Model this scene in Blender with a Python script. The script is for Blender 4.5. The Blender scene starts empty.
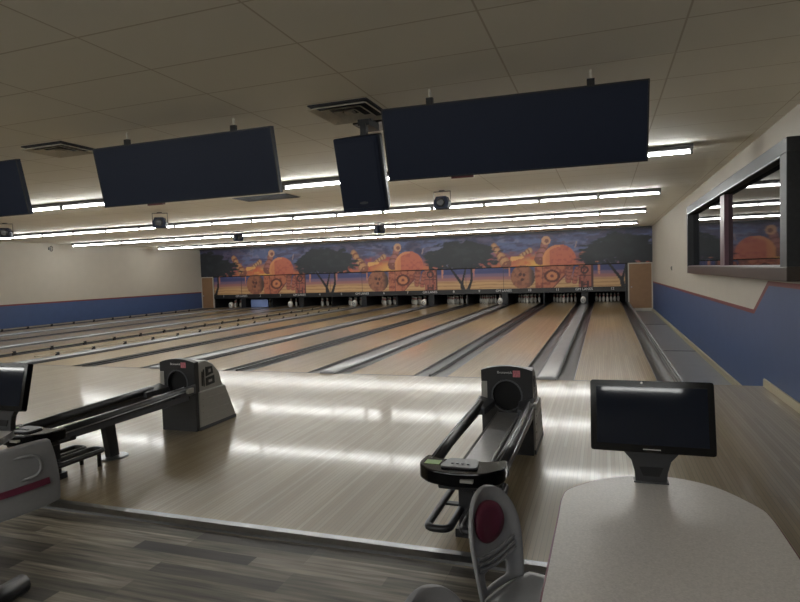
import bpy, bmesh, math, random
import numpy as np
from mathutils import Vector, Matrix
random.seed(4)
SC = bpy.context.scene
COL = SC.collection

# ------------------------------------------------------------ camera
YAW, PITCH, ROLL, CAMH, FPX = 0.3368, -0.0487, -0.0327, 1.5669, 584.75
fw = Vector((-math.sin(YAW)*math.cos(PITCH), math.cos(YAW)*math.cos(PITCH), math.sin(PITCH)))
r0 = Vector((math.cos(YAW), math.sin(YAW), 0)); u0 = r0.cross(fw)
rt = r0*math.cos(ROLL) + u0*math.sin(ROLL); up = -r0*math.sin(ROLL) + u0*math.cos(ROLL)
cam_data = bpy.data.cameras.new('camera'); cam = bpy.data.objects.new('camera', cam_data); COL.objects.link(cam)
cam_data.sensor_width = 36; cam_data.lens = FPX/800*36; cam_data.clip_start = 0.05; cam_data.clip_end = 200
cam.matrix_world = Matrix(((rt.x, up.x, -fw.x, 0), (rt.y, up.y, -fw.y, 0), (rt.z, up.z, -fw.z, CAMH), (0, 0, 0, 1)))
SC.camera = cam
# ------------------------------------------------------------ world, exposure
w = bpy.data.worlds.new('world'); SC.world = w; w.use_nodes = True
w.node_tree.nodes['Background'].inputs[0].default_value = (0.5, 0.5, 0.5, 1)
w.node_tree.nodes['Background'].inputs[1].default_value = 0.0
SC.view_settings.view_transform = 'Standard'; SC.view_settings.look = 'None'
SC.view_settings.gamma = 1; SC.view_settings.use_curve_mapping = False
SC.view_settings.exposure = 1.28
TUBE = 25.0           # glow of the lamps over the lanes
TUBE_BACK = 34.0       # glow of the lamps over the seating behind the camera

# ------------------------------------------------------------ key sizes
LW, CH, NH = 1.066, 0.3747, 0.2568          # lane, half zone at a wide cap, half zone at a narrow divider
P = 2*(LW+CH+NH); XC = -0.7895
YF, YA, YD, YM = 8.329, 3.078, 27.55, 25.96  # foul line, approach front, end of deck, mural
XR, XL, HC, ZL = 1.876, -20.27, 3.13, -0.335
YB = -7.0
GW = 0.232

# ------------------------------------------------------------ materials
def srgb(r, g, b):
    f = lambda c: (c/255/12.92 if c/255 <= .04045 else ((c/255+.055)/1.055)**2.4)
    return (f(r), f(g), f(b), 1)
def mat(name, rgb, rough=.5, metal=0, var=.06, scale=30, bump=0, coat=0, emit=None, stretch=(1, 1, 1), spec=.5):
    m = bpy.data.materials.new(name); m.use_nodes = True; nt = m.node_tree; b = nt.nodes['Principled BSDF']
    c = srgb(*rgb)
    tc = nt.nodes.new('ShaderNodeTexCoord'); mp = nt.nodes.new('ShaderNodeMapping'); mp.inputs['Scale'].default_value = stretch
    nz = nt.nodes.new('ShaderNodeTexNoise'); nz.inputs['Scale'].default_value = scale; nz.inputs['Detail'].default_value = 3
    nt.links.new(tc.outputs['Object'], mp.inputs[0]); nt.links.new(mp.outputs[0], nz.inputs['Vector'])
    rp = nt.nodes.new('ShaderNodeValToRGB')
    rp.color_ramp.elements[0].position = .3; rp.color_ramp.elements[1].position = .7
    rp.color_ramp.elements[0].color = tuple(x*(1-var) for x in c[:3])+(1,)
    rp.color_ramp.elements[1].color = tuple(min(1, x*(1+var)) for x in c[:3])+(1,)
    nt.links.new(nz.outputs['Fac'], rp.inputs[0]); nt.links.new(rp.outputs[0], b.inputs['Base Color'])
    b.inputs['Roughness'].default_value = rough; b.inputs['Metallic'].default_value = metal
    b.inputs['Specular IOR Level'].default_value = spec
    if coat: b.inputs['Coat Weight'].default_value = coat; b.inputs['Coat Roughness'].default_value = .05
    if bump:
        bp = nt.nodes.new('ShaderNodeBump'); bp.inputs['Strength'].default_value = bump; bp.inputs['Distance'].default_value = .01
        nt.links.new(nz.outputs['Fac'], bp.inputs['Height']); nt.links.new(bp.outputs[0], b.inputs['Normal'])
    if emit is not None:
        b.inputs['Emission Color'].default_value = (.99, 1.0, .965, 1); b.inputs['Emission Strength'].default_value = emit
    return m
def wood_strips(name, c1, c2, board, rough, seam=.55, coat=.0, length=1.2, axis='y', mortar=.04, grain=.12, spec=.5):
    """narrow boards running along Y (axis y) or X (axis x)"""
    m = bpy.data.materials.new(name); m.use_nodes = True; nt = m.node_tree; b = nt.nodes['Principled BSDF']
    N = nt.nodes.new; L = nt.links.new
    tc = N('ShaderNodeTexCoord'); mp = N('ShaderNodeMapping'); L(tc.outputs['Object'], mp.inputs[0])
    if axis == 'y': mp.inputs['Rotation'].default_value = (0, 0, math.pi/2)
    br = N('ShaderNodeTexBrick'); L(mp.outputs[0], br.inputs['Vector'])
    br.inputs['Scale'].default_value = 1; br.inputs['Brick Width'].default_value = length; br.inputs['Row Height'].default_value = board
    br.inputs['Mortar Size'].default_value = board*mortar; br.inputs['Mortar Smooth'].default_value = .3; br.inputs['Bias'].default_value = 0
    br.offset = .37; br.offset_frequency = 3
    br.inputs['Color1'].default_value = srgb(*c1); br.inputs['Color2'].default_value = srgb(*c2)
    br.inputs['Mortar'].default_value = tuple(x*seam for x in srgb(*c1)[:3])+(1,)
    mp2 = N('ShaderNodeMapping'); L(tc.outputs['Object'], mp2.inputs[0])
    mp2.inputs['Scale'].default_value = (30, 1.2, 1) if axis == 'y' else (2.2, 34, 1)
    nz = N('ShaderNodeTexNoise'); L(mp2.outputs[0], nz.inputs['Vector']); nz.inputs['Scale'].default_value = 1.0; nz.inputs['Detail'].default_value = 5
    mr = N('ShaderNodeMapRange'); L(nz.outputs['Fac'], mr.inputs[0]); mr.inputs[1].default_value = .25; mr.inputs[2].default_value = .75
    mr.inputs[3].default_value = 1-grain; mr.inputs[4].default_value = 1+grain
    if axis == 'x':
        mp3 = N('ShaderNodeMapping'); L(tc.outputs['Object'], mp3.inputs[0]); mp3.inputs['Scale'].default_value = (1.1, 7, 1)
        nz3 = N('ShaderNodeTexNoise'); L(mp3.outputs[0], nz3.inputs['Vector']); nz3.inputs['Scale'].default_value = 1.0; nz3.inputs['Detail'].default_value = 2
        mr3 = N('ShaderNodeMapRange'); L(nz3.outputs['Fac'], mr3.inputs[0]); mr3.inputs[1].default_value = .3; mr3.inputs[2].default_value = .7; mr3.inputs[3].default_value = .62; mr3.inputs[4].default_value = 1.35
        ml = N('ShaderNodeMath'); ml.operation = 'MULTIPLY'; L(mr.outputs[0], ml.inputs[0]); L(mr3.outputs[0], ml.inputs[1]); mr = ml
    mx = N('ShaderNodeVectorMath'); mx.operation = 'SCALE'; L(br.outputs['Color'], mx.inputs[0]); L(mr.outputs[0], mx.inputs['Scale'])
    L(mx.outputs[0], b.inputs['Base Color']); b.inputs['Roughness'].default_value = rough
    b.inputs['Specular IOR Level'].default_value = spec
    if coat: b.inputs['Coat Weight'].default_value = coat; b.inputs['Coat Roughness'].default_value = .055 if 'lane' in name else .082; b.inputs['Coat IOR'].default_value = 1.55
    return m
M = {}
M['approach'] = wood_strips('approach_maple', (152, 137, 110), (133, 116, 89), .030, .30, mortar=.07, seam=.55, length=2.2, grain=.10, coat=.36, spec=.35)
M['lane'] = wood_strips('lane_maple', (186, 160, 117), (166, 138, 96), .0275, .28, seam=.5, length=2.5, mortar=.09, grain=.10, spec=.35, coat=.75)
M['plank'] = wood_strips('vinyl_plank', (146, 138, 124), (46, 41, 37), .10, .45, seam=.5, length=.8, axis='x', mortar=.015, grain=.85, spec=.35)
M['wall'] = mat('painted_wall', (186, 180, 169), .7, var=.02, scale=3)
M['blue'] = mat('blue_paint', (66, 86, 128), .5, var=.04, scale=4)
M['red'] = mat('red_paint', (118, 52, 54), .5)
M['base'] = mat('baseboard_paint', (176, 166, 140), .45, var=.03)
M['black'] = mat('black_plastic', (27, 28, 32), .38, var=.1)
M['blackgloss'] = mat('gloss_black_plastic', (8, 8, 10), .12, spec=.15)
M['void'] = mat('dark_void', (9, 9, 12), .8)
M['panel'] = mat('display_black', (31, 39, 58), .5, var=.05, scale=1, spec=.2)
M['chrome'] = mat('brushed_metal', (160, 162, 166), .34, metal=1)
M['gutter'] = mat('gutter_grey', (20, 21, 25), .34, var=.05, scale=3, stretch=(3, .2, 3), spec=.3)
M['cap'] = mat('silver_cap', (164, 167, 172), .24, var=.05, scale=5, stretch=(1, .3, 1))
M['capdark'] = mat('cap_side', (52, 54, 60), .35)
M['silver'] = mat('silver_grey_plastic', (158, 156, 150), .4, var=.03)
M['dkgrey'] = mat('charcoal_plastic', (70, 72, 77), .4)
M['shell'] = mat('grey_moulded_shell', (134, 134, 136), .36, var=.03, scale=60)
M['maroon'] = mat('maroon_vinyl', (92, 32, 52), .45, var=.08)
M['maroonedge'] = mat('maroon_edge_band', (104, 48, 66), .4)
M['fixture'] = mat('grey_lamp_housing', (96, 96, 99), .6)
M['tube'] = mat('glowing_tube', (255, 255, 255), .4, emit=TUBE)
M['tubeback'] = mat('glowing_tube_seating', (255, 255, 255), .4, emit=TUBE_BACK)
M['tan'] = mat('tan_door_panel', (138, 106, 78), .6, var=.05, scale=6)
M['pin'] = mat('pin_white', (225, 222, 215), .2)
M['pinred'] = mat('pin_red_stripe', (170, 30, 35), .3)
M['tray'] = mat('grey_tray', (140, 140, 142), .25)
M['lip'] = mat('gutter_lip_grey', (120, 120, 122), .35)
M['white'] = mat('white_plastic', (215, 213, 208), .3)
M['text'] = mat('white_lettering', (205, 205, 205), .5)
M['screen'] = mat('monitor_glass', (22, 26, 36), .04, var=.02, scale=2, spec=.12)
M['green'] = mat('green_label', (140, 176, 96), .5)
M['redtag'] = mat('dark_red_tag', (92, 40, 44), .4)
M['vent'] = mat('vent_grey', (205, 200, 188), .5)
M['ventdark'] = mat('vent_shadow_gap', (40, 42, 50), .7)
M['darkframe'] = mat('dark_bronze_metal', (50, 52, 56), .5, metal=.1, spec=.3, var=.1)
M['glass'] = mat('dark_window_glass', (16, 18, 24), .03, spec=.8)
M['browndark'] = mat('dark_brown_metal', (62, 54, 50), .35, metal=.2)
M['wine'] = mat('wine_painted_post', (92, 62, 74), .4)
M['walk'] = mat('grey_walkway_panel', (132, 134, 138), .3, var=.06, scale=3)
M['bluewhite'] = mat('pale_blue_panel', (120, 140, 190), .4)
M['pinksq'] = mat('pink_sticker', (190, 110, 120), .5, var=.25, scale=90)
M['cream'] = mat('cream_rail', (176, 166, 146), .4)
def laminate():
    m = mat('speckled_laminate', (205, 200, 196), .3, var=.12, scale=160)
    return m
M['laminate'] = laminate()
def ceiling_mat():
    m = bpy.data.materials.new('ceiling_tile'); m.use_nodes = True; nt = m.node_tree; b = nt.nodes['Principled BSDF']; N = nt.nodes.new; L = nt.links.new
    tc = N('ShaderNodeTexCoord'); mp = N('ShaderNodeMapping'); L(tc.outputs['Object'], mp.inputs[0]); mp.inputs['Location'].default_value = (-.525+1.225*20, -2.935+.645*30, 0)
    br = N('ShaderNodeTexBrick'); L(mp.outputs[0], br.inputs['Vector']); br.offset = 0; br.inputs['Scale'].default_value = 1
    br.inputs['Brick Width'].default_value = 1.225; br.inputs['Row Height'].default_value = .645
    br.inputs['Mortar Size'].default_value = .009; br.inputs['Mortar Smooth'].default_value = .5
    br.inputs['Color1'].default_value = srgb(238, 236, 226); br.inputs['Color2'].default_value = srgb(236, 234, 223); br.inputs['Mortar'].default_value = srgb(202, 195, 181)
    L(br.outputs['Color'], b.inputs['Base Color']); b.inputs['Roughness'].default_value = .75
    return m
M['ceiling'] = ceiling_mat()

# ------------------------------------------------------------ mesh helpers
def box(bm, x0, x1, y0, y1, z0, z1, mi=0):
    vs = [bm.verts.new(c) for c in ((x0,y0,z0),(x1,y0,z0),(x1,y1,z0),(x0,y1,z0),(x0,y0,z1),(x1,y0,z1),(x1,y1,z1),(x0,y1,z1))]
    for q in ((3,2,1,0),(4,5,6,7),(0,1,5,4),(1,2,6,5),(2,3,7,6),(3,0,4,7)):
        f = bm.faces.new([vs[i] for i in q]); f.material_index = mi
    return vs
def prism(bm, pts, lo, hi, axis='z', mi=0):
    """pts 2-D outline; axis = extrusion axis. For x: pts=(y,z); y: pts=(x,z); z: pts=(x,y)"""
    def mk(p, h):
        return {'x': (h, p[0], p[1]), 'y': (p[0], h, p[1]), 'z': (p[0], p[1], h)}[axis]
    a = [bm.verts.new(mk(p, lo)) for p in pts]; c = [bm.verts.new(mk(p, hi)) for p in pts]; n = len(pts)
    fs = [bm.faces.new(a[::-1]), bm.faces.new(c)]
    for i in range(n): fs.append(bm.faces.new((a[i], a[(i+1) % n], c[(i+1) % n], c[i])))
    for f in fs: f.material_index = mi
def tube(bm, pts, r, n=10, closed=False, mi=0, sx=1.0):
    pts = [Vector(p) for p in pts]; rings = []; N = len(pts)
    for i, p in enumerate(pts):
        if closed: d = (pts[(i+1) % N]-pts[i-1])
        else: d = pts[min(i+1, N-1)]-pts[max(i-1, 0)]
        d.normalize(); a = d.cross(Vector((0, 0, 1)))
        if a.length < 1e-3: a = Vector((1, 0, 0))
        a.normalize(); b_ = a.cross(d)
        rr = r[i] if isinstance(r, (list, tuple)) else r
        rings.append([bm.verts.new(p+a*math.cos(t)*rr*sx+b_*math.sin(t)*rr) for t in [2*math.pi*k/n for k in range(n)]])
    for i in range(N if closed else N-1):
        A, B = rings[i], rings[(i+1) % N]
        for k in range(n):
            f = bm.faces.new((A[k], A[(k+1) % n], B[(k+1) % n], B[k])); f.material_index = mi; f.smooth = True
    if not closed: bm.faces.new(rings[0][::-1]).material_index = mi; bm.faces.new(rings[-1]).material_index = mi
def lathe(bm, prof, c=(0, 0, 0), n=16, mi=0, mfun=None):
    rings = []
    for (r, z) in prof:
        rings.append([bm.verts.new((c[0]+r*math.cos(2*math.pi*k/n), c[1]+r*math.sin(2*math.pi*k/n), c[2]+z)) for k in range(n)])
    for i in range(len(rings)-1):
        for k in range(n):
            f = bm.faces.new((rings[i][k], rings[i][(k+1) % n], rings[i+1][(k+1) % n], rings[i+1][k])); f.smooth = True
            f.material_index = mfun(prof[i][1]) if mfun else mi
    bm.faces.new(rings[0][::-1]).material_index = mi; bm.faces.new(rings[-1]).material_index = mi
def round_path(pts, r, seg=6, closed=True):
    out = []; n = len(pts)
    for i in range(n):
        p = Vector(pts[i])
        if not closed and i in (0, n-1): out.append(tuple(p)); continue
        a = (Vector(pts[i-1])-p); b_ = (Vector(pts[(i+1) % n])-p); la, lb = a.length, b_.length
        rr = r[i] if isinstance(r, (list, tuple)) else r
        d = min(rr, la*.49, lb*.49); A = p+a.normalized()*d; B = p+b_.normalized()*d
        for k in range(seg+1):
            t = k/seg; out.append(tuple(A*(1-t)**2+p*2*t*(1-t)+B*t*t))
    return out
def obj(name, bm, m, parent=None, bevel=0, smooth=False, loc=None, rotz=0):
    bmesh.ops.recalc_face_normals(bm, faces=bm.faces)
    me = bpy.data.meshes.new(name); bm.to_mesh(me); bm.free()
    for x in (m if isinstance(m, (list, tuple)) else [m]): me.materials.append(x)
    o = bpy.data.objects.new(name, me); COL.objects.link(o)
    if smooth:
        for p_ in me.polygons: p_.use_smooth = True
    if parent: o.parent = parent
    if loc: o.location = loc
    if rotz: o.rotation_euler.z = rotz
    if bevel:
        b = o.modifiers.new('bevel', 'BEVEL'); b.width = bevel; b.segments = 2; b.limit_method = 'ANGLE'
    return o
def tag(o, label, cat, group=None):
    o['label'] = label; o['category'] = cat
    if group: o['group'] = group
    return o
def thing(name, label, cat, loc=(0, 0, 0), rotz=0, group=None):
    o = bpy.data.objects.new(name, None); COL.objects.link(o); o.location = loc; o.rotation_euler.z = rotz
    o.empty_display_size = .1
    return tag(o, label, cat, group)
def struct(name, bm, m, parent=None, **k):
    o = obj(name, bm, m, parent, **k)
    if not parent: o['kind'] = 'structure'
    return o
def dup(root, loc=None, rotz=None, label=None, group=None):
    r = root.copy(); COL.objects.link(r)
    if loc is not None: r.location = loc
    if rotz is not None: r.rotation_euler.z = rotz
    if label: r['label'] = label
    if group: r['group'] = group
    for ch in list(root.children):
        c = ch.copy(); COL.objects.link(c); c.parent = r
        for g in list(ch.children):
            d = g.copy(); COL.objects.link(d); d.parent = c
    return r
def BM(): return bmesh.new()
def one(name, args, m, parent=None, bevel=0):
    b = BM(); box(b, *args); return obj(name, b, m, parent, bevel)
def text_obj(name, s, size, m, parent, loc, rot, depth=.004):
    c = bpy.data.curves.new(name, 'FONT'); c.body = s; c.size = size; c.extrude = depth; c.align_x = 'CENTER'; c.align_y = 'CENTER'
    tmp = bpy.data.objects.new(name+'_tmp', c); COL.objects.link(tmp)
    bpy.context.view_layer.update()
    me = bpy.data.meshes.new_from_object(tmp.evaluated_get(bpy.context.evaluated_depsgraph_get()))
    bpy.data.objects.remove(tmp); me.materials.clear(); me.materials.append(m)
    o = bpy.data.objects.new(name, me); COL.objects.link(o); o.parent = parent; o.location = loc; o.rotation_euler = rot
    return o

# ================================================================ STRUCTURE
b = BM(); box(b, XL, XR, YB, YA-.02, -.15, -.03); struct('floor', b, M['plank'])
b = BM(); box(b, XL, XR, YA-.02, YF, -.45, 0); struct('floor_approach', b, M['approach'])
b = BM(); box(b, XL-.3, XR+.3, YB-.3, 29, HC, HC+.1); struct('ceiling', b, M['ceiling'])
# lower slab under the lanes and service walkway beside them
b = BM(); box(b, XL-.3, XR+.3, YF, 29, -.6, ZL-.02); struct('floor_slab', b, M['void'])
b = BM(); box(b, .97, XR, YF, 28.6, ZL-.02, ZL); struct('floor_walkway', b, M['walk'])
b = BM(); box(b, 1.0, XR-.03, 13.9, 13.95, ZL, ZL+.006); box(b, 1.0, XR-.03, 20.0, 20.05, ZL, ZL+.006); struct('trim_2', b, M['dkgrey'])
# metal nosing along the approach
b = BM(); prism(b, [(YA-.06, -.03), (YA-.06, -.012), (YA-.02, .004), (YA+.03, .004), (YA+.03, 0), (YA-.02, 0), (YA-.02, -.03)], XL, XR, 'x'); struct('trim_1', b, M['chrome'])
# right wall : beige above, red stripe, blue below, with the step up near the approach
def wall_panels(name, x, inner, prof, y0, y1, z0, hole=None):
    """prof: (y, z) points of the top of the blue from near to far; hole = (ya, yb, za, zb)"""
    b = BM(); t = .055
    def quad(pts, mi): f = b.faces.new([b.verts.new((x, *p_)) for p_ in pts]); f.material_index = mi
    def off(i, y, z):
        if len(prof) > 2 and i == 1: return (y+.045, z+t)
        if len(prof) > 2 and i == 2: return (y+.03, z+t)
        return (y, z+t)
    up_ = [off(i, y, z) for i, (y, z) in enumerate(prof)]
    for i in range(len(prof)-1):
        (ya, za), (yb, zb) = prof[i], prof[i+1]
        quad([(ya, z0), (yb, z0), (yb, zb), (ya, za)], 1)
        quad([(ya, za), (yb, zb), up_[i+1], up_[i]], 2)
        (ua, va), (ub, vb) = up_[i], up_[i+1]
        if not hole: quad([(ua, va), (ub, vb), (ub, HC), (ua, HC)], 0); continue
        ha, hb, hz0, hz1 = hole
        cuts = [ua]+[c for c in (ha, hb) if ua < c < ub]+[ub]
        for c0, c1 in zip(cuts[:-1], cuts[1:]):
            f0 = va+(vb-va)*(c0-ua)/(ub-ua); f1 = va+(vb-va)*(c1-ua)/(ub-ua)
            if ha-1e-6 <= c0 and c1 <= hb+1e-6:
                quad([(c0, f0), (c1, f1), (c1, hz0), (c0, hz0)], 0); quad([(c0, hz1), (c1, hz1), (c1, HC), (c0, HC)], 0)
            else: quad([(c0, f0), (c1, f1), (c1, HC), (c0, HC)], 0)
    xa, xb = sorted((x+.15*inner, x+.01*inner))
    if hole:
        ha, hb, hz0, hz1 = hole
        box(b, xa, xb, y0, ha, z0, HC); box(b, xa, xb, hb, y1, z0, HC); box(b, xa, xb, ha, hb, z0, hz0); box(b, xa, xb, ha, hb, hz1, HC)
    else: box(b, xa, xb, y0, y1, z0, HC)
    return struct(name, b, [M['wall'], M['blue'], M['red']])
wall_panels('wall_right', XR, 1, [(YB, 1.262), (8.13, 1.262), (8.88, .865), (28.6, .815)], YB, 28.6, -.6)
wall_panels('wall_left', XL, -1, [(YB, .82), (28.6, .82)], YB, 28.6, -.6)
b = BM(); box(b, XL-.2, XR+.2, 28.6, 28.8, -.6, HC); struct('wall_far', b, M['void'])
b = BM(); box(b, XL-.2, XR+.2, YB-.2, YB, -.6, HC); struct('wall_back', b, M['wall'])
b = BM(); box(b, XR-.025, XR, -2, YF-.02, 0, .10); struct('baseboard_right', b, M['base'], bevel=.006)
b = BM(); box(b, XR-.04, XR, YF, 26, ZL, ZL+.10); struct('baseboard_walkway', b, M['base'], bevel=.006)
b = BM(); box(b, XL, XL+.03, -2, YF-.02, 0, .10); struct('baseboard_left', b, M['base'])
# strip walls between mural and side walls, machine-room returns
b = BM(); box(b, .822, .925, YM-.03, YM+.08, .04, 1.62); struct('trim_3', b, M['black'])

# ================================================================ MURAL
def value_noise(x, y, seed):
    rs = np.random.RandomState(seed); tab = rs.rand(64, 64)
    xi = np.floor(x).astype(int); yi = np.floor(y).astype(int); fx = x-xi; fy = y-yi
    fx = fx*fx*(3-2*fx); fy = fy*fy*(3-2*fy)
    g = lambda a, c: tab[a % 64, c % 64]
    return (g(xi, yi)*(1-fx)+g(xi+1, yi)*fx)*(1-fy)+(g(xi, yi+1)*(1-fx)+g(xi+1, yi+1)*fx)*fy
def fbm(x, y, seed):
    return sum(value_noise(x*2**k, y*2**k, seed+k)*.5**(k+1) for k in range(4))
def paint(X, Z):
    """sunset-beach artwork repeated every two lane pairs; returns linear colours (pigment only)"""
    s = (X+6.14+1.05) % (2*P)-1.05     # s = 0 at the tree
    st = (X+6.14+P) % (2*P)-P
    n = fbm(X*1.2, Z*2.6, 3); n2 = fbm(X*3.1+7, Z*5, 9); nf = fbm(X*9, Z*9, 21)
    C = np.zeros(X.shape+(3,))
    def put(mask, col, k=1.0):
        mk = np.clip(mask, 0, 1)*k; C[:] = C*(1-mk[..., None])+np.array(col, float)*mk[..., None]
    ss = lambda a, b_, v: np.clip((v-a)/(b_-a), 0, 1)
    put(np.ones_like(X), (84, 100, 150))
    put(ss(.40, .60, n), (44, 50, 88)); put(ss(.47, .62, n2), (122, 126, 164), .7); put(ss(.5, .6, fbm(X*2+11, Z*9, 41)), (50, 46, 78), .6)
    put(ss(.55, .7, n2+.15*np.sin(X*2)), (70, 62, 92), .6)
    # glow behind the figures
    dx = (s-3.2); glow = 2.45-.07*dx*dx+.5*(n-.5)+.25*(n2-.5)
    put(ss(.25, -.05, Z-glow+.2)*(np.abs(dx) < 4.3), (150, 84, 92), .85)
    put(ss(.2, -.1, Z-glow+.45), (196, 92, 62), .9)
    put(ss(.08, -.12, Z-(1.98+.5*(n2-.5)-.05*dx*dx)), (214, 122, 70), .8)
    put(ss(.95, .1, np.hypot((s-3.55)*.8, (Z-1.72)*1.7)), (250, 200, 90))
    put(ss(.45, .65, n2)*(Z < 2.3)*(Z > 1.62)*(np.abs(s-2.8) < 1.9), (205, 60, 50), .55)
    # lower half: sea, shore and sand
    low = Z < 1.63
    put(low*1.0, (52, 64, 120)); put(low*ss(1.42, 1.36, Z+.04*(n-.5)), (120, 96, 130)); put(low*ss(1.30, 1.2, Z+.06*(n-.5)), (168, 112, 110))
    put(low*ss(1.15, 1.04, Z+.08*(n-.5)), (214, 172, 116)); put(low*ss(.4, .8, np.sin(Z*42+n*5))*(Z < 1.08), (158, 112, 70), .6)
    put(low*ss(1.5, 1.58, Z)*ss(.5, .3, n2), (90, 104, 168), .5)
    put(low*ss(.35, .1, np.abs(s-3.5))*(Z > 1.2), (220, 160, 120), .6)
    # flying pins
    def limb(x0, z0, x1, z1, r0_, r1_, col, stripes=True):
        ax, az = x1-x0, z1-z0; L2 = ax*ax+az*az; t = np.clip(((s-x0)*ax+(Z-z0)*az)/L2, 0, 1)
        d = np.hypot(s-(x0+t*ax), Z-(z0+t*az)); r = r0_+(r1_-r0_)*t
        r = r*(1-.25*np.exp(-((t-.62)/.12)**2))
        mk = (d < r)*1.0; put(mk, col)
        if stripes: put(mk*(np.sin(t*22+d*10) > .45), (120, 62, 50), .8); put(mk*ss(.4, 1, d/r), (110, 70, 60), .5)
    limb(2.05, 1.80, 1.55, 2.58, .24, .15, (206, 150, 96))
    limb(2.65, 2.1, 3.1, 2.33, .07, .13, (206, 160, 110))
    limb(2.35, 2.0, 2.8, 2.05, .10, .05, (240, 180, 100), False)
    limb(3.55, 1.95, 3.78, 2.72, .26, .15, (170, 104, 100)); put((np.hypot(s-3.8, Z-2.74) < .19)*1., (214, 160, 120)); put((np.hypot(s-3.83, Z-2.72) < .09)*1., (130, 80, 70))
    limb(5.3, 2.05, 5.6, 2.35, .16, .06, (196, 110, 90)); limb(5.0, 2.4, 5.05, 2.62, .03, .03, (150, 130, 140), False)
    limb(-.95, 1.75, -.75, 1.9, .06, .07, (220, 130, 90))
    limb(2.2, 1.6, 2.2, 1.25, .03, .02, (214, 140, 110), False); limb(.6, 1.6, .6, 1.3, .06, .03, (190, 120, 110), False); limb(-.85, 1.6, -.85, 1.25, .05, .03, (214, 140, 110), False)
    # brown ball
    d = np.hypot(s-2.78, Z-1.19); put((d < .52)*1., (166, 104, 74)); put((d < .52)*ss(.45, .62, nf), (120, 70, 54), .8)
    put((d < .52)*ss(3.0, 3.2, s), (58, 50, 48), .85)
    for hx, hz in ((2.67, 1.31), (2.83, 1.28), (2.75, 1.08)): put((np.hypot(s-hx, Z-hz) < .07)*1., (80, 44, 40))
    # big burning ball and the cone under it
    d = np.hypot(s-4.33, (Z-1.88)*1.06); put((d < .70)*(Z > 1.60), (206, 104, 74)); put((d < .70)*(Z > 1.6)*ss(.5, .62, nf), (176, 76, 64), .7)
    put((d < .70)*(d > .58)*(s < 4.4)*(Z > 1.6), (232, 150, 96), .8)
    put((d < .70)*(s < 3.95)*(Z > 1.6), (236, 160, 90), .6)
    tri = (Z < 1.64)*(s > 3.3+.0*Z)*(s < 3.95+.95*(Z-.62)/1.0); put(tri*1., (196, 112, 78)); put(tri*ss(.48, .62, nf), (136, 64, 50), .9)
    d = np.hypot(s-4.02, (Z-1.2)*1.25); put((d < .34)*1., (92, 44, 38)); put((d < .23)*1., (216, 134, 84)); put((d < .08)*1., (120, 60, 50))
    put(((s > 3.95+.95*(Z-.62)/1.0)*(s < 4.02+.95*(Z-.62)/1.0)*(Z < 1.64)), (116, 62, 52))
    limb(4.75, 1.5, 4.7, 1.0, .16, .13, (180, 100, 80))
    # carved column
    cx = (s > 5.10)*(s < 5.70)*(Z < 1.64); put(cx*1., (170, 92, 74)); put(cx*(nf > .52), (112, 50, 44), .9); put(cx*(s > 5.62)*1., (70, 44, 44))
    d = np.hypot(s-5.36, (Z-1.43)); put(((d < .17)*(d > .10)*cx), (64, 36, 38)); put(cx*(np.abs(Z-1.2) < .02), (70, 40, 40))
    d = np.abs(np.abs(s-5.36)-.12); put(cx*(d < .04)*(np.abs(Z-.82) < .14), (70, 38, 38)); put(cx*(np.abs(Z-.8) < .03)*(np.abs(s-5.36) < .14), (70, 38, 38))
    limb(5.05, 1.5, 4.95, .95, .09, .12, (186, 100, 80))
    # tree: canopy and forked trunk
    nw = fbm(X*2.2+3, Z*11, 33)
    can = ((st/1.6)**2+((Z-2.14-.14*np.cos(st*1.2))/.58)**2)+1.3*(n2-.5)+1.4*(nw-.5)
    put(ss(1.12, .92, can)*(Z > 1.62), (14, 24, 32)); put(ss(.9, .6, can)*ss(.48, .6, n2)*(Z > 1.7), (26, 38, 44), .7)
    put(((np.abs(st) < 1.5)*(Z > 1.62)*(Z < 1.95)*(np.sin(st*17+Z*9+n2*6) > -.2)*(can < 1.6)), (16, 24, 34), .9)
    def branch(x0, z0, x1, z1, r_):
        ax, az = x1-x0, z1-z0; t = np.clip(((s-x0)*ax+(Z-z0)*az)/(ax*ax+az*az), 0, 1)
        put((np.hypot(s-(x0+t*ax), Z-(z0+t*az)) < r_*(1.2-.5*t))*1., (12, 16, 24))
    branch(.12, .6, .05, .95, .10); branch(.05, .95, -.55, 1.8, .055); branch(.05, .95, .25, 1.7, .045)
    branch(.3, .6, .5, 1.1, .07); branch(.5, 1.1, .52, 1.8, .05)
    # darker top border and board seam
    put(ss(2.98, 3.06, Z), (52, 46, 60), .8)
    C[:] = C*.80+np.array((150, 132, 136))*.17
    return np.clip(C, 0, 255)/255.
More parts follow.
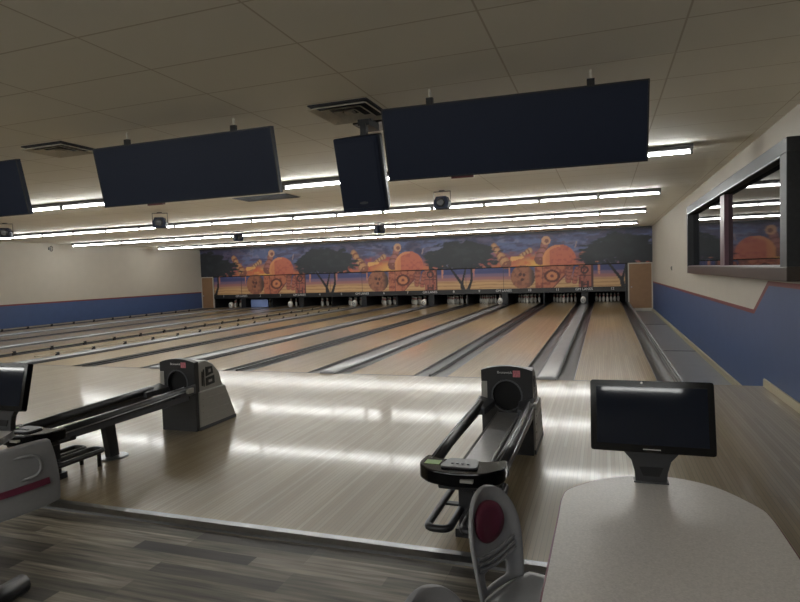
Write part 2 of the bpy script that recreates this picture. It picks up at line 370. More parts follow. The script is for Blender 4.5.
def mural_piece(bmname, x0, x1, z0, z1, y, parent):
    step = .03; nx = int((x1-x0)/step)+1; nz = int((z1-z0)/step)+1
    xs = np.linspace(x0, x1, nx); zs = np.linspace(z0, z1, nz); X, Z = np.meshgrid(xs, zs)
    me = bpy.data.meshes.new(bmname)
    front = np.stack([X.ravel(), np.full(X.size, y), Z.ravel()], 1)
    back = np.array([[x0, y+.04, z0], [x1, y+.04, z0], [x1, y+.04, z1], [x0, y+.04, z1]])
    verts = np.vstack([front, back]); idx = np.arange(nx*nz).reshape(nz, nx)
    q = np.stack([idx[:-1, :-1], idx[:-1, 1:], idx[1:, 1:], idx[1:, :-1]], -1).reshape(-1, 4).tolist()
    k = nx*nz
    q.append([k+3, k+2, k+1, k]); q.append([k, k+1]+idx[0, ::-1].tolist()); q.append([k+2, k+3]+idx[-1, :].tolist())
    q.append([k+1, k+2]+idx[::-1, -1].tolist()); q.append([k+3, k]+idx[:, 0].tolist())
    me.from_pydata(verts.tolist(), [], q); me.update()
    C = paint(X, Z).reshape(-1, 3); C = np.where(C <= .04045, C/12.92, ((C+.055)/1.055)**2.4)
    col = np.ones((len(verts), 4), np.float32); col[:k, :3] = C; col[k:, :3] = .02
    ca = me.color_attributes.new('pigment', 'FLOAT_COLOR', 'POINT'); ca.data.foreach_set('color', col.ravel())
    me.materials.append(M['mural']); o = bpy.data.objects.new(bmname, me); COL.objects.link(o); o.parent = parent
    return o
mm = bpy.data.materials.new('printed_mural'); mm.use_nodes = True
at = mm.node_tree.nodes.new('ShaderNodeVertexColor'); at.layer_name = 'pigment'
mm.node_tree.links.new(at.outputs['Color'], mm.node_tree.nodes['Principled BSDF'].inputs['Base Color'])
mm.node_tree.nodes['Principled BSDF'].inputs['Roughness'].default_value = .45
M['mural'] = mm
mu = thing('mural', 'long painted sunset beach mural with dark trees above the lane ends', 'mural')
mural_piece('upper_panel', -20.26, XR-.005, 1.66, 3.06, YM, mu)
mural_piece('lower_panel', -19.48, .82, .70, 1.62, YM+.005, mu)
b = BM(); box(b, -20.26, XR-.01, YM-.015, YM+.05, 1.62, 1.66); obj('board_seam', b, M['void'], mu)
b = BM(); box(b, -20.26, XR-.01, YM-.03, YM+.05, 3.06, HC); obj('top_moulding', b, M['capdark'], mu)
for i in range(13):
    x = -19.48+i*P/2
    if x < .8:
        b = BM(); box(b, x-.008, x+.008, YM-.004, YM+.006, .70, 1.62); obj('panel_joint', b, M['capdark'], mu)
# black band with lane numbers
band = thing('lane_number_board', 'black board of white lane numbers and lettering under the mural', 'sign')
b = BM(); box(b, -19.48, .82, YM-.03, YM+.06, .49, .70); obj('board', b, M['black'], band)
for i in range(6):
    c = XC-i*P
    text_obj('lettering', 'GM LANES', .15, M['text'], band, (c-.02, YM-.034, .61), (math.pi/2, 0, 0))
    text_obj('lane_number', str(12-2*i), .15, M['text'], band, (c+CH+LW/2+.2, YM-.034, .61), (math.pi/2, 0, 0))
    text_obj('lane_number', str(11-2*i), .15, M['text'], band, (c-CH-LW/2-.2, YM-.034, .61), (math.pi/2, 0, 0))

# doors at both ends of the mural
def door(name, x0, x1, z0, z1):
    b = BM(); t = .045
    box(b, x0, x0+t, YM-.03, YM+.05, z0, z1); box(b, x1-t, x1, YM-.03, YM+.05, z0, z1); box(b, x0+t, x1-t, YM-.03, YM+.05, z1-t, z1); box(b, x0+t, x1-t, YM-.02, YM+.05, z0, z0+.12)
    f = struct(name, b, M['wall'])
    b = BM(); box(b, x0+t, x1-t, YM-.01, YM+.04, z0+.12, z1-t); obj('door_panel', b, M['tan'], f)
    b = BM(); lathe(b, [(.012, 0), (.012, .03), (.028, .04), (.028, .06)], n=10); o = obj('door_knob', b, M['chrome'], f); o.rotation_euler.x = math.pi/2; o.location = (x0+.13, YM-.01, (z0+z1)/2)
    return f
door('door_1', .93, XR-.005, ZL, 1.655); door('door_2', -20.265, -19.5, ZL, 1.655)

# ================================================================ LANES
ORD = ['right-hand wall', 'second', 'third', 'fourth', 'fifth', 'sixth', 'seventh', 'eighth', 'ninth', 'tenth', 'eleventh', 'left-hand wall']
ORDN = ['first', 'second', 'third', 'fourth', 'fifth', 'sixth', 'seventh', 'eighth', 'ninth', 'tenth', 'eleventh', 'twelfth']
def lane_center(k):
    c = XC-(k//2)*P
    return c+(CH+LW/2)*(1 if k % 2 == 0 else -1)
b = BM(); box(b, -LW/2, LW/2, 0, YD-YF, -.05, 0); 
laneT = thing('bowling_lane', 'x', 'bowling lane', (lane_center(0), YF, 0), 0, 'bowling lanes')
ld = obj('lane_bed', b, M['lane'], laneT)
b = BM(); box(b, -LW/2, LW/2, .0, .035, 0, .0015); obj('foul_line', b, M['dkgrey'], ld)
b = BM()
for i in range(7):
    xx = -.42+.14*i; yy = 4.0+.35*(3-abs(i-3))
    v = [b.verts.new((xx-.02, yy, .001)), b.verts.new((xx+.02, yy, .001)), b.verts.new((xx, yy+.14, .001))]; b.faces.new(v)
obj('aiming_arrows', b, M['capdark'], ld)
def gutter_mesh():
    b = BM(); n = 10; L = YD-YF; prof = []
    for k in range(n+1):
        t = math.pi*k/n; prof.append((-GW/2*math.cos(t), -.075*math.sin(t)))
    ys = [0, .25, .9, L]; dep = [.15, .3, 1, 1]
    rings = []
    for y, d in zip(ys, dep): rings.append([b.verts.new((x, y, z*d-.004)) for x, z in prof])
    for i in range(3):
        for k in range(n): f = b.faces.new((rings[i][k], rings[i][k+1], rings[i+1][k+1], rings[i+1][k])); f.smooth = True
    # outer shell below so the trough has thickness
    low = [[b.verts.new((x, y, z)) for x, z in ((-GW/2, -.004), (-GW/2, -.1), (GW/2, -.1), (GW/2, -.004))] for y in (0, L)]
    for k in range(3): b.faces.new((low[0][k], low[0][k+1], low[1][k+1], low[1][k]))
    return b
def ridge_mesh():
    b = BM(); L = YD-YF
    for sx in (-1, 1): prism(b, [(sx*GW*.5-.004, -.02), (sx*GW*.5+.004, -.02), (sx*GW*.5+.004, .004), (sx*GW*.5-.004, .004)], 0, L, 'y')
    return b
g = obj('gutter', gutter_mesh(), M['gutter'], laneT); g.location.x = LW/2+GW/2
r_ = obj('gutter_lip', ridge_mesh(), M['lip'], g)
g2 = g.copy(); COL.objects.link(g2); g2.parent = laneT; g2.location.x = -LW/2-GW/2
r2 = r_.copy(); COL.objects.link(r2); r2.parent = g2
lanes = [laneT]
def lane_label(k):
    if k == 0: return 'polished maple bowling lane with gutters nearest the right-hand wall'
    if k == 11: return 'polished maple bowling lane with gutters nearest the left-hand wall'
    if k == 7: return 'maple bowling lane with raised bumper rails, eighth lane counted from the right-hand wall'
    return 'polished maple bowling lane with gutters, %s lane counted from the right-hand wall' % ORDN[k]
laneT['label'] = lane_label(0)
for k in range(1, 12):
    dup(laneT, (lane_center(k), YF, 0), label=lane_label(k))
# wide return caps and narrow dividers
def cap_mesh():
    b = BM(); hw = .142; L = 16.9; prof = []
    for k in range(9):
        t = math.pi*k/8; prof.append((-hw*math.cos(t)*(1 if abs(math.cos(t)) > .99 else 1), .012+.034*math.sin(t)**.6))
    st = [(-.02, .82, .25), (.0, .95, .8), (.05, 1, 1), (.5, 1, 1), (L, 1, 1)]; rings = []
    for y, sw, sh in st: rings.append([b.verts.new((x*sw, y, z*sh)) for x, z in prof])
    for i in range(len(st)-1):
        for k in range(8): f = b.faces.new((rings[i][k], rings[i][k+1], rings[i+1][k+1], rings[i+1][k])); f.smooth = True
    b.faces.new(rings[0]); b.faces.new(rings[-1][::-1])
    return b
def cap_body():
    b = BM(); box(b, -.134, .134, .03, 17.0, -.3, .011); return b
capT = thing('track_cover', 'x', 'lane divider', (XC, YF, 0), 0, 'wide silver covers between lanes')
obj('cap_top', cap_mesh(), M['cap'], capT); obj('cap_body', cap_body(), M['capdark'], capT)
nd = thing('lane_divider', 'x', 'lane divider', (XC-P/2, YF, 0), 0, 'narrow lane dividers')
b = BM(); prism(b, [(-.02, -.05), (-.02, .012), (-.012, .022), (.012, .022), (.02, .012), (.02, -.05)], .02, 17.2, 'y'); obj('divider_rail', b, M['gutter'], nd)
b = BM(); prism(b, [(.0, -.01), (.22, -.002), (.3, .02), (.05, .024), (0, .01)], -.017, .017, 'x'); o = obj('nose_piece', b, M['capdark'], nd); o.location.z = .001
def hood_mesh():
    b = BM(); n = 20
    # upright oval shield, curved towards the players
    rings = []
    for i, (sc, dy) in enumerate(((1.0, .16), (1.0, .04), (.93, .01), (.75, -.012), (.4, -.03), (.05, -.036))):
        rings.append([b.verts.new((.105*sc*math.cos(2*math.pi*k/n), dy, .155+.150*sc*math.sin(2*math.pi*k/n))) for k in range(n)])
    for i in range(len(rings)-1):
        for k in range(n): f = b.faces.new((rings[i][k], rings[i][(k+1) % n], rings[i+1][(k+1) % n], rings[i+1][k])); f.smooth = True
    b.faces.new(rings[0]); b.faces.new(rings[-1])
    return b
hoodT = thing('ball_return_hood', 'x', 'ball return hood', (XC-.03, YF+16.6, .044), 0, 'white hoods at the ends of the wide caps')
obj('shield', hood_mesh(), M['white'], hoodT)
b = BM(); tube(b, [(.055*math.cos(t), -.040, .155+.055*math.sin(t)) for t in [math.pi*2*k/14 for k in range(14)]], .012, 6, True); box(b, -.05, .05, -.047, -.036, .147, .163); obj('emblem', b, M['dkgrey'], hoodT)
NTH = ['nearest the right-hand wall', 'second counted from the right-hand wall', 'third counted from the right-hand wall', 'third counted from the left-hand wall', 'second counted from the left-hand wall', 'nearest the left-hand wall']
for i in range(6):
    cl = 'wide silver track cover between two lanes, ' + NTH[i]; hl = 'white oval hood before the pins, ' + NTH[i]
    if i == 0: capT['label'] = cl; hoodT['label'] = hl
    else: dup(capT, (XC-i*P, YF, 0), label=cl); dup(hoodT, (XC-.03-i*P, YF+16.6, .044), label=hl)
for i in range(5):
    cl = 'narrow grey divider between two gutters, ' + ['nearest the right-hand wall', 'second counted from the right-hand wall', 'middle one of the five', 'second counted from the left-hand wall', 'nearest the left-hand wall'][i]
    if i == 0: nd['label'] = cl
    else: dup(nd, (XC-P/2-i*P, YF, 0), label=cl)
# edge rails of the outermost lanes
xe = XC+CH+LW+GW
er = thing('lane_edge_rail', 'silver edged rail between right-hand lane gutter and lower walkway', 'rail', (xe, YF, 0))
b = BM(); box(b, .004, .075, 0, 17.6, ZL, .02); obj('fascia', b, M['gutter'], er)
b = BM(); box(b, 0.05, .082, 0, 17.6, .02, .032); obj('top_strip', b, M['cap'], er)
b = BM(); box(b, .018, .03, 0, 17.6, .02, .03); obj('metal_strip', b, M['chrome'], er)
xl = lane_center(11)-LW/2-GW
b = BM(); box(b, XL, xl-.004, YF, 25.9, ZL, .02); o = obj('wall_side_ledge', b, M['gutter']); tag(o, 'dark grey ledge between the left-hand lane and blue wall', 'ledge')
# bumper rails on the eighth lane
def bumper(x, label):
    t = thing('bumper_rail', label, 'bumper rail', (x, YF+.6, 0), 0, 'raised gutter bumpers')
    b = BM(); box(b, -.012, .012, 0, 15.5, .05, .075); obj('rail', b, M['cream'], t)
    for k in range(16):
        b = BM(); box(b, -.02, .02, .5+k*.95, .57+k*.95, -.07, .085); obj('bracket', b, M['black'], t)
c7 = lane_center(7)
bumper(c7+LW/2+GW/2, 'cream bumper rail with black brackets, in the gutter right of the eighth lane')
bumper(c7-LW/2-GW/2, 'cream bumper rail with black brackets, in the gutter left of the eighth lane')
bumper(lane_center(11)-LW/2-GW/2, 'cream bumper rail with black brackets, in the gutter along the blue left-hand wall')

# pin pits: black kickbacks and curtain
def kick(x0, x1, name, label):
    b = BM(); box(b, x0, x1, YM+.1, 28.34, -.33, .60); o = obj(name, b, M['black']); tag(o, label, 'pit divider', 'black dividers between the pin decks')
for i in range(6):
    c = XC-i*P
    kick(c-.135, c+.135, 'pit_divider', 'black wide divider between two pin decks, ' + NTH[i])
for i in range(5):
    c = XC-P/2-i*P
    kick(c-.018, c+.018, 'pit_divider', 'black thin divider between two pin decks, ' + ['nearest the right-hand wall', 'second from the right-hand wall', 'middle one of five', 'second from the left-hand wall', 'nearest the left-hand wall'][i])
kick(xe+.09, xe+.16, 'pit_divider', 'black side panel between right-hand pin deck and the tan door')
kick(xl-.16, xl-.10, 'pit_divider', 'black side panel beside the leftmost pin deck')
b = BM(); box(b, xl-.1, xe+.1, 28.35, 28.45, -.33, 1.0); o = obj('pit_curtain', b, M['void']); tag(o, 'black curtain hanging behind all the pins', 'curtain')
# the pins
PINP = [(.028, 0), (.04, .02), (.055, .07), (.0605, .115), (.056, .16), (.042, .20), (.028, .235), (.0235, .255), (.0232, .27), (.028, .30), (.0322, .335), (.030, .36), (.020, .377), (.006, .381)]
b = BM(); lathe(b, PINP, n=14, mfun=lambda z: 1 if z in (.235, .27) else 0); pinA = obj('bowling_pin', b, [M['pin'], M['pinred']])
PL = []; names_ = [['head pin'], ['left pin of the second row', 'right pin of the second row'], ['left pin of the third row', 'middle pin of the third row', 'right pin of the third row'],
                   ['leftmost pin of the back row', 'inner left pin of the back row', 'inner right pin of the back row', 'rightmost pin of the back row']]
for rw in range(4):
    for j in range(rw+1): PL.append(((j-rw/2)*.3048, rw*.264, names_[rw][j]))
first = True
for k in range(12):
    for dx, dy, nm in PL:
        o = pinA if first else pinA.copy()
        if not first: COL.objects.link(o)
        first = False
        o.location = (lane_center(k)+dx, YF+18.29+dy, 0)
        tag(o, 'white pin, %s, %s lane from the right' % (nm, ORDN[k]), 'bowling pin', 'bowling pins set on the lanes')
# lowered sweep and machine parts seen on the left-hand lanes
b = BM(); prism(b, [(-.5, .0), (.5, .0), (.5, .33), (.42, .40), (-.5, .40)], 0, .05, 'y'); o = obj('pin_sweep', b, M['bluewhite'], loc=(lane_center(10), YM+.16, .012)); tag(o, 'pale blue pin sweep lowered across the second lane from the left-hand wall', 'pin sweep')

# ================================================================ LAMPS
def lamp_proto(mtube):
    t = thing('fluorescent_light', 'x', 'ceiling light', (0, 0, HC), 0)
    b = BM(); prism(b, [(-.058, 0), (-.058, -.066), (.058, -.066), (.058, 0)], -.61, .61, 'x'); obj('housing', b, M['fixture'], t)
    b = BM(); tube(b, [(-.575, 0, -.098), (.575, 0, -.098)], .0155, 10); obj('tube', b, mtube, t)
    b = BM(); box(b, -.606, -.578, -.026, .026, -.122, -.066); obj('tube_holder', b, M['fixture'], t)
    b = BM(); box(b, .578, .606, -.026, .026, -.122, -.066); obj('tube_holder', b, M['fixture'], t)
    return t
lp = lamp_proto(M['tube']); used = False
ROWS = [(8.65, 'first'), (13.28, 'second'), (17.6, 'third'), (22.3, 'fourth')]
N17 = ['first', 'second', 'third', 'fourth', 'fifth', 'sixth', 'seventh', 'eighth', 'ninth', 'tenth', 'eleventh', 'twelfth', 'thirteenth', 'fourteenth', 'fifteenth', 'sixteenth', 'seventeenth']
for y, nm in ROWS:
    for k in range(17):
        x = 1.13-.61-k*1.228
        if nm == 'first' and k > 11: continue
        if nm == 'second' and k > 15: continue
        o = lp if not used else dup(lp); used = True
        o.location = (x, y, HC); o['group'] = 'fluorescent lights in four rows over the lanes'
        o['label'] = 'glowing fluorescent tube light, %s from the right-hand wall in the %s row above the lanes' % (N17[k], nm)
lq = lamp_proto(M['tubeback']); i = 0
for y, rn in ((-2.2, 'front'), (-5.0, 'rear')):
    for k in range(12):
        o = lq if i == 0 else dup(lq); i += 1
        o.location = (1.13-.61-k*1.35, y, HC); o['group'] = 'lights over the seating'
        o['label'] = 'fluorescent tube light over the seating, %s from the right-hand wall in the %s row' % (N17[k], rn)

# ================================================================ OVERHEAD DISPLAYS
def display(x0, x1, label, tilt, yaw):
    t = thing('overhead_display', label, 'display', ((x0+x1)/2, 4.93, 3.0), yaw, 'wide overhead score displays')
    hw = (x1-x0)/2; H = .63
    def tl(bm): bmesh.ops.rotate(bm, verts=bm.verts, matrix=Matrix.Rotation(tilt, 3, 'X')); return bm
    b = BM(); box(b, -hw, hw, 0, .055, -H, 0); o = obj('screen_panel', tl(b), M['panel'], t, bevel=.004)
    b = BM(); e = .012
    for q in ((-hw, hw, -.003, .001, -e, 0), (-hw, hw, -.003, .001, -H, -H+e), (-hw, -hw+e, -.003, .001, -H+e, -e), (hw-e, hw, -.003, .001, -H+e, -e)): box(b, *q)
    obj('bezel', tl(b), M['black'], t)
    for sx in (-.66, .66):
        b = BM(); box(b, sx-.03, sx+.03, .02, .055, -.05, .06); cb = obj('ceiling_bracket', b, M['black'], t)
        b = BM(); box(b, sx-.008, sx+.008, .03, .046, .06, .13); obj('rod', b, M['vent'], cb)
    b = BM(); box(b, -.52, -.32, .0, .04, -H-.018, -H); obj('indicator_tag', tl(b), M['redtag'], t)
    return t
display(-1.83, .358, 'wide black overhead score display, largest one right of the black speaker', .30, .05)
display(-5.17, -2.97, 'wide black overhead score display left of the black speaker', .20, 0)
display(-8.5, -6.30, 'black overhead score display cut off by the left edge', .20, 0)
# speaker
sp = thing('hanging_speaker', 'large black loudspeaker hanging beside the largest overhead display', 'speaker', (-2.22, 5.20, 2.17))
def lean(bm): bmesh.ops.rotate(bm, cent=(0, 0, .70), verts=bm.verts, matrix=Matrix.Rotation(.28, 3, 'X')); return bm
b = BM(); prism(b, [(-.235, 0), (.215, 0), (.235, .05), (.15, .34), (-.15, .34), (-.245, .05)], -.02, .70, 'z'); obj('cabinet', lean(b), M['panel'], sp, bevel=.012)
b = BM(); box(b, -.21, .19, -.008, .0, .02, .66); obj('grille', lean(b), M['panel'], sp, bevel=.004)
b = BM(); prism(b, [(-.045*math.cos(t), .07+.013*math.sin(t)) for t in [2*math.pi*k/16 for k in range(16)]], -.012, -.008, 'y'); obj('badge', lean(b), M['dkgrey'], sp)
b = BM(); box(b, -.20, .14, .42, .78, .93, .96); box(b, -.06, .06, .22, .50, .86, .93); box(b, -.03, .03, .2, .26, .70, .87); obj('hanging_bracket', b, M['black'], sp)
# stage lamps hung in front of rows
def stage(loc, label, yaw):
    t = thing('stage_light', label, 'stage light', loc, yaw, 'small black lights hung from the ceiling')
    b = BM(); prism(b, [(-.13, .0), (-.15, .12), (-.10, .24), (.10, .24), (.15, .12), (.13, .0)], -.11, .11, 'y'); obj('lamp_body', b, M['panel'], t, bevel=.012)
    b = BM(); lathe(b, [(.07, 0), (.085, .01), (.085, .03), (.06, .035)], n=14); o = obj('lens', b, M['black'], t); o.rotation_euler.x = math.pi/2; o.location = (0, -.11, .12)
    h = HC-loc[2]
    b = BM(); tube(b, [(-.165, 0, .12), (-.165, 0, h-.02), (.165, 0, h-.02), (.165, 0, .12)], .01, 6); box(b, -.05, .05, -.04, .04, h-.02, h); obj('yoke', b, M['black'], t)
stage((-2.95, 11.1, 2.77), 'black box light hung from the ceiling, just below the largest overhead display', .0)
stage((-9.65, 11.0, 2.77), 'black stage light hung from the ceiling below the second overhead display', .5)
stage((-14.2, 10.7, 2.76), 'black stage light hung from the ceiling nearest the left-hand wall', .7)
stage((-11.55, 16.8, 2.80), 'black stage light hung before the far lamps, left of the first mural tree', .9)
stage((-6.55, 17.0, 2.80), 'black stage light hung before the far lamps, above the middle of the mural', .9)
# ceiling vents
def vent(x0, x1, y0, y1, label, rings=3, dark=False):
    t = thing('ceiling_vent', label, 'vent', ((x0+x1)/2, (y0+y1)/2, HC), 0, 'air vents in the ceiling')
    hx, hy = (x1-x0)/2, (y1-y0)/2
    b = BM(); box(b, -hx, hx, -hy, hy, -.012, 0); obj('backing', b, M['ventdark'], t)
    if dark:
        for k in range(9):
            yy = -hy+.03+k*(2*hy-.06)/8; b = BM(); box(b, -hx+.02, hx-.02, yy-.006, yy+.006, -.022, -.012); obj('slat', b, M['dkgrey'], t)
        return t
    for k in range(rings):
        s0 = 1-k*.30; s1 = s0-.16; b = BM(); z0, z1 = -.014-.014*k, -.03-.014*k
        for a, c_ in (((-1, -1), (1, -1)), ((1, -1), (1, 1)), ((1, 1), (-1, 1)), ((-1, 1), (-1, -1))):
            q = [(a[0]*hx*s0, a[1]*hy*s0, -.040), (c_[0]*hx*s0, c_[1]*hy*s0, -.040), (c_[0]*hx*s1, c_[1]*hy*s1, -.016), (a[0]*hx*s1, a[1]*hy*s1, -.016)]
            v = [b.verts.new(p_) for p_ in q]+[b.verts.new((p_[0], p_[1], p_[2]-.004)) for p_ in q]
            for f in ((0, 1, 2, 3), (7, 6, 5, 4), (0, 1, 5, 4), (1, 2, 6, 5), (2, 3, 7, 6), (3, 0, 4, 7)): b.faces.new([v[i] for i in f])
        obj('diffuser_ring', b, M['vent'], t)
    b = BM(); box(b, -hx*.14, hx*.14, -hy*.14, hy*.14, -.040, -.012); obj('centre_plate', b, M['vent'], t)
    return t
vent(-2.54, -1.95, 4.91, 5.50-.28, 'square stepped air vent in the ceiling above the black speaker') if 0 else vent(-2.56, -1.97, 4.90, 5.50, 'square stepped air vent in the ceiling above the black speaker')
vent(-6.2, -5.6, 4.92, 5.42, 'square stepped air vent in the ceiling between the left-hand displays')
vent(-6.85, -5.65, 9.82, 10.38, 'dark flat air grille in the ceiling below the second overhead display', dark=True)

# ================================================================ RIGHT WALL WINDOW
wt = thing('window_1', 'wide dark framed interior window reflecting the ceiling lights', 'window'); wt['kind'] = 'structure'
y0, y1, z0, z1, D = 6.89, 14.42, 1.345, 2.80, .13
XG = XR-.014
def fr(b, ya, yb, za, zb, xa=XR-D, xb=XR-.001): box(b, xa, xb, ya, yb, za, zb)
b = BM(); fr(b, y0, y1, z1-.15, z1); f = obj('window_frame', b, M['darkframe'], wt, bevel=.006)
b = BM(); fr(b, y0, y0+.24, z0+.15, z1-.15); obj('side_jamb', b, M['darkframe'], wt, bevel=.006)
b = BM(); fr(b, y1-.14, y1, z0+.15, z1-.15); obj('side_jamb', b, M['darkframe'], wt, bevel=.006)
b = BM(); fr(b, y0, y1, z0, z0+.15); obj('bottom_rail', b, M['browndark'], wt, bevel=.006)
b = BM(); box(b, XR-D+.01, XG, y0+.24, y1-.14, z0+.15, z0+.165); obj('window_sill', b, M['chrome'], wt)
b = BM(); box(b, XR-D, XR-D+.012, y0+.24, y1-.14, z1-.162, z1-.15); obj('top_bead', b, M['chrome'], wt)
b = BM(); box(b, XR-D+.012, XG, y0+.24, y1-.14, z1-.17, z1-.162); obj('reveal_lining', b, M['void'], wt)
b = BM(); box(b, XR-D+.055, XG, 10.45, 10.80, z0+.165, z1-.17); obj('centre_post', b, M['wine'], wt)
b = BM(); box(b, XG, XG+.01, y0+.13, 10.6, z0+.08, z1-.09); obj('pane', b, M['glass'], wt)
b = BM(); box(b, XG, XG+.01, 10.6, y1-.13, z0+.08, z1-.09); obj('pane', b, M['glass'], wt)
th = thing('thermostat', 'small grey wall box on the right-hand wall beyond the window', 'thermostat', (XR, 18.8, 1.43))
b = BM(); box(b, -.03, 0, -.06, .06, -.06, .06); obj('case', b, M['silver'], th, bevel=.005)
b = BM(); box(b, -.034, -.03, -.03, .03, -.01, .03); obj('display', b, M['capdark'], th)

# ================================================================ BALL RETURNS
def arch_outline(hw, z0, zs, zt, n=10):
    pts = [(-hw, z0), (hw, z0), (hw, zs)]
    for k in range(1, n): t = k/n; x = hw*(1-2*t); pts.append((x, zs+(zt-zs)*(1-(x/hw)**2)))
    pts.append((-hw, zs)); return pts
def ball_return(xc, label):
    t = thing('ball_return', label, 'ball return', (xc, 4.9, 0), 0, 'ball returns on the approach')
    hw = .215
    # housing: side profile
    side = [(.05, 0), (.05, .70), (.20, .715), (.32, .66), (.42, .56), (.47, .42), (.50, .40), (.64, .08), (.66, .02), (.64, 0)]
    b = BM(); prism(b, side, -hw+.012, hw-.012, 'x'); hs = obj('housing', b, M['silver'], t, bevel=.012)
    b = BM(); low = [(.05, .0), (.05, .40), (.49, .40), (.65, .06), (.65, 0)]
    prism(b, low, -hw-.012, hw+.012, 'x'); obj('lower_skirt', b, M['silver'], hs, bevel=.01)
    for sx in (-1, 1):
        for k, z in enumerate((.10, .17, .24, .31)):
            ye = .65-(z-.06)*.47; b = BM()
            prism(b, [(.10, z), (ye-.04, z), (ye-.045, z+.012), (.10, z+.012)], sx*(hw+.012)-.004, sx*(hw+.012)+.005, 'x'); obj('moulded_rib', b, M['silver'], hs)
    b = BM(); box(b, -hw-.016, hw+.016, .04, .66, 0, .035); obj('kick_plate', b, M['dkgrey'], hs)
    # emblem on each side: slots and a B
    for sx in (-1, 1):
        X0 = sx*(hw-.010)
        for kk, pts in enumerate(([(.125, .45), (.140, .45), (.143, .60), (.130, .60)], [(.155, .44), (.164, .44), (.164, .62), (.155, .62)],
                                  [(.195, .54), (.315, .56), (.30, .635), (.195, .64)], [(.195, .44), (.335, .45), (.33, .535), (.195, .525)])):
            b = BM(); prism(b, pts, X0-.005, X0+.004, 'x'); e_ = obj('side_emblem', b, M['black'], hs)
            if kk >= 2:
                pass
        for pts in ([(.235, .575), (.275, .58), (.272, .612), (.235, .61)], [(.230, .47), (.29, .475), (.287, .50), (.230, .497)]):
            b = BM(); prism(b, pts, X0-.003, X0+.0055, 'x'); obj('emblem_inlay', b, M['silver'], hs)
    # front plate with round mouth
    out = arch_outline(hw, 0, .715, .752); n = 48; cx, cz, R = 0, .50, .128
    def hit(a):
        dx, dz = math.cos(a), math.sin(a); best = None
        for i in range(len(out)):
            (xa, za), (xb, zb) = out[i], out[(i+1) % len(out)]
            ex, ez = xb-xa, zb-za; den = dx*ez-dz*ex
            if abs(den) < 1e-9: continue
            s_ = ((xa-cx)*ez-(za-cz)*ex)/den; u = ((xa-cx)*dz-(za-cz)*dx)/den
            if s_ > 0 and -1e-6 <= u <= 1+1e-6 and (best is None or s_ < best): best = s_
        return (cx+dx*best, cz+dz*best)
    angs = sorted(set([2*math.pi*k/n for k in range(n)]+[math.atan2(z-cz, x-cx) % (2*math.pi) for x, z in out]))
    b = BM(); R1 = [];
    for a in angs:
        o_ = hit(a); i_ = (cx+R*math.cos(a), cz+R*math.sin(a)*1.05)
        R1.append([b.verts.new((i_[0], 0, i_[1])), b.verts.new((o_[0], 0, o_[1])), b.verts.new((o_[0], .07, o_[1])), b.verts.new((i_[0], .07, i_[1]))])
    for i in range(len(R1)):
        A, B = R1[i], R1[(i+1) % len(R1)]
        for k in range(4): b.faces.new((A[k], A[(k+1) % 4], B[(k+1) % 4], B[k]))
    fp = obj('front_plate', b, M['black'], t)
    b = BM()
    m_ = 24; R2 = [[b.verts.new((.132*math.cos(2*math.pi*k/m_), y, cz+.138*math.sin(2*math.pi*k/m_))) for k in range(m_)] for y in (-.004, .0, .045)]
    R0 = [b.verts.new((.120*math.cos(2*math.pi*k/m_), -.004, cz+.125*math.sin(2*math.pi*k/m_))) for k in range(m_)]
    RR = [R0, R2[0], R2[1]]
    for i in range(2):
        for k in range(m_): b.faces.new((RR[i][k], RR[i][(k+1) % m_], RR[i+1][(k+1) % m_], RR[i+1][k]))
    obj('mouth_ring', b, M['dkgrey'], fp)
    b = BM(); rr = [b.verts.new((.126*math.cos(2*math.pi*k/m_), .046, cz+.132*math.sin(2*math.pi*k/m_))) for k in range(m_)]; b.faces.new(rr); obj('mouth_shade_disc', b, M['void'], fp)  # flat near-black disc, its colour standing in for the shaded hollow of the mouth
    text_obj('lettering', 'Brunswick', .03, M['text'], fp, (-.015, -.002, .697), (math.pi/2, 0, 0), .001)
    b = BM(); box(b, .055, .115, -.004, .0, .66, .715); obj('sticker', b, M['pinksq'], fp)
    b = BM(); box(b, -.212, -.165, -.005, .0, .47, .62); obj('information_label', b, M['silver'], fp)
    # shoulders that guide the ball to the rails
    for sx in (-1, 1):
        b = BM(); v = [(sx*.235, -.004), (sx*.235, -.24), (sx*.215, -.30), (sx*.13, -.30), (sx*.10, -.004)]
        lo_ = [b.verts.new((x, y, .40)) for x, y in v]; hi_ = [b.verts.new((x, y, .455+.045*(1+y/.30)*(1 if abs(x) > .14 else .1))) for x, y in v]
        b.faces.new(lo_); b.faces.new(hi_[::-1])
        for q in range(5): b.faces.new((lo_[q], lo_[(q+1) % 5], hi_[(q+1) % 5], hi_[q]))
        obj('guide_shoulder', b, M['dkgrey'], t, bevel=.008)
    # rails
    for sx in (-1, 1):
        b = BM(); pts = [(sx*.195, -.15, .455), (sx*.205, -.6, .44), (sx*.205, -1.2, .425), (sx*.195, -1.62, .415)]
        tube(b, pts, .036, 12); rl = obj('rail', b, M['black'], t)
        b = BM(); tube(b, [(sx*.238, -.12, .45), (sx*.242, -.6, .435), (sx*.242, -1.2, .42), (sx*.234, -1.6, .41)], .006, 6); tube(b, [(sx*.205, -.15, .492), (sx*.208, -.6, .477), (sx*.208, -1.2, .462), (sx*.198, -1.6, .452)], .004, 6); obj('metal_trim', b, M['chrome'], rl)
        b = BM(); box(b, sx*.225-.008, sx*.225+.008, -1.6, -.12, .355, .405); obj('rail_skirt', b, M['dkgrey'], rl)
    b = BM(); box(b, .20, .262, -.16, -.07, .425, .475); obj('rail_bracket', b, M['silver'], t, bevel=.006)
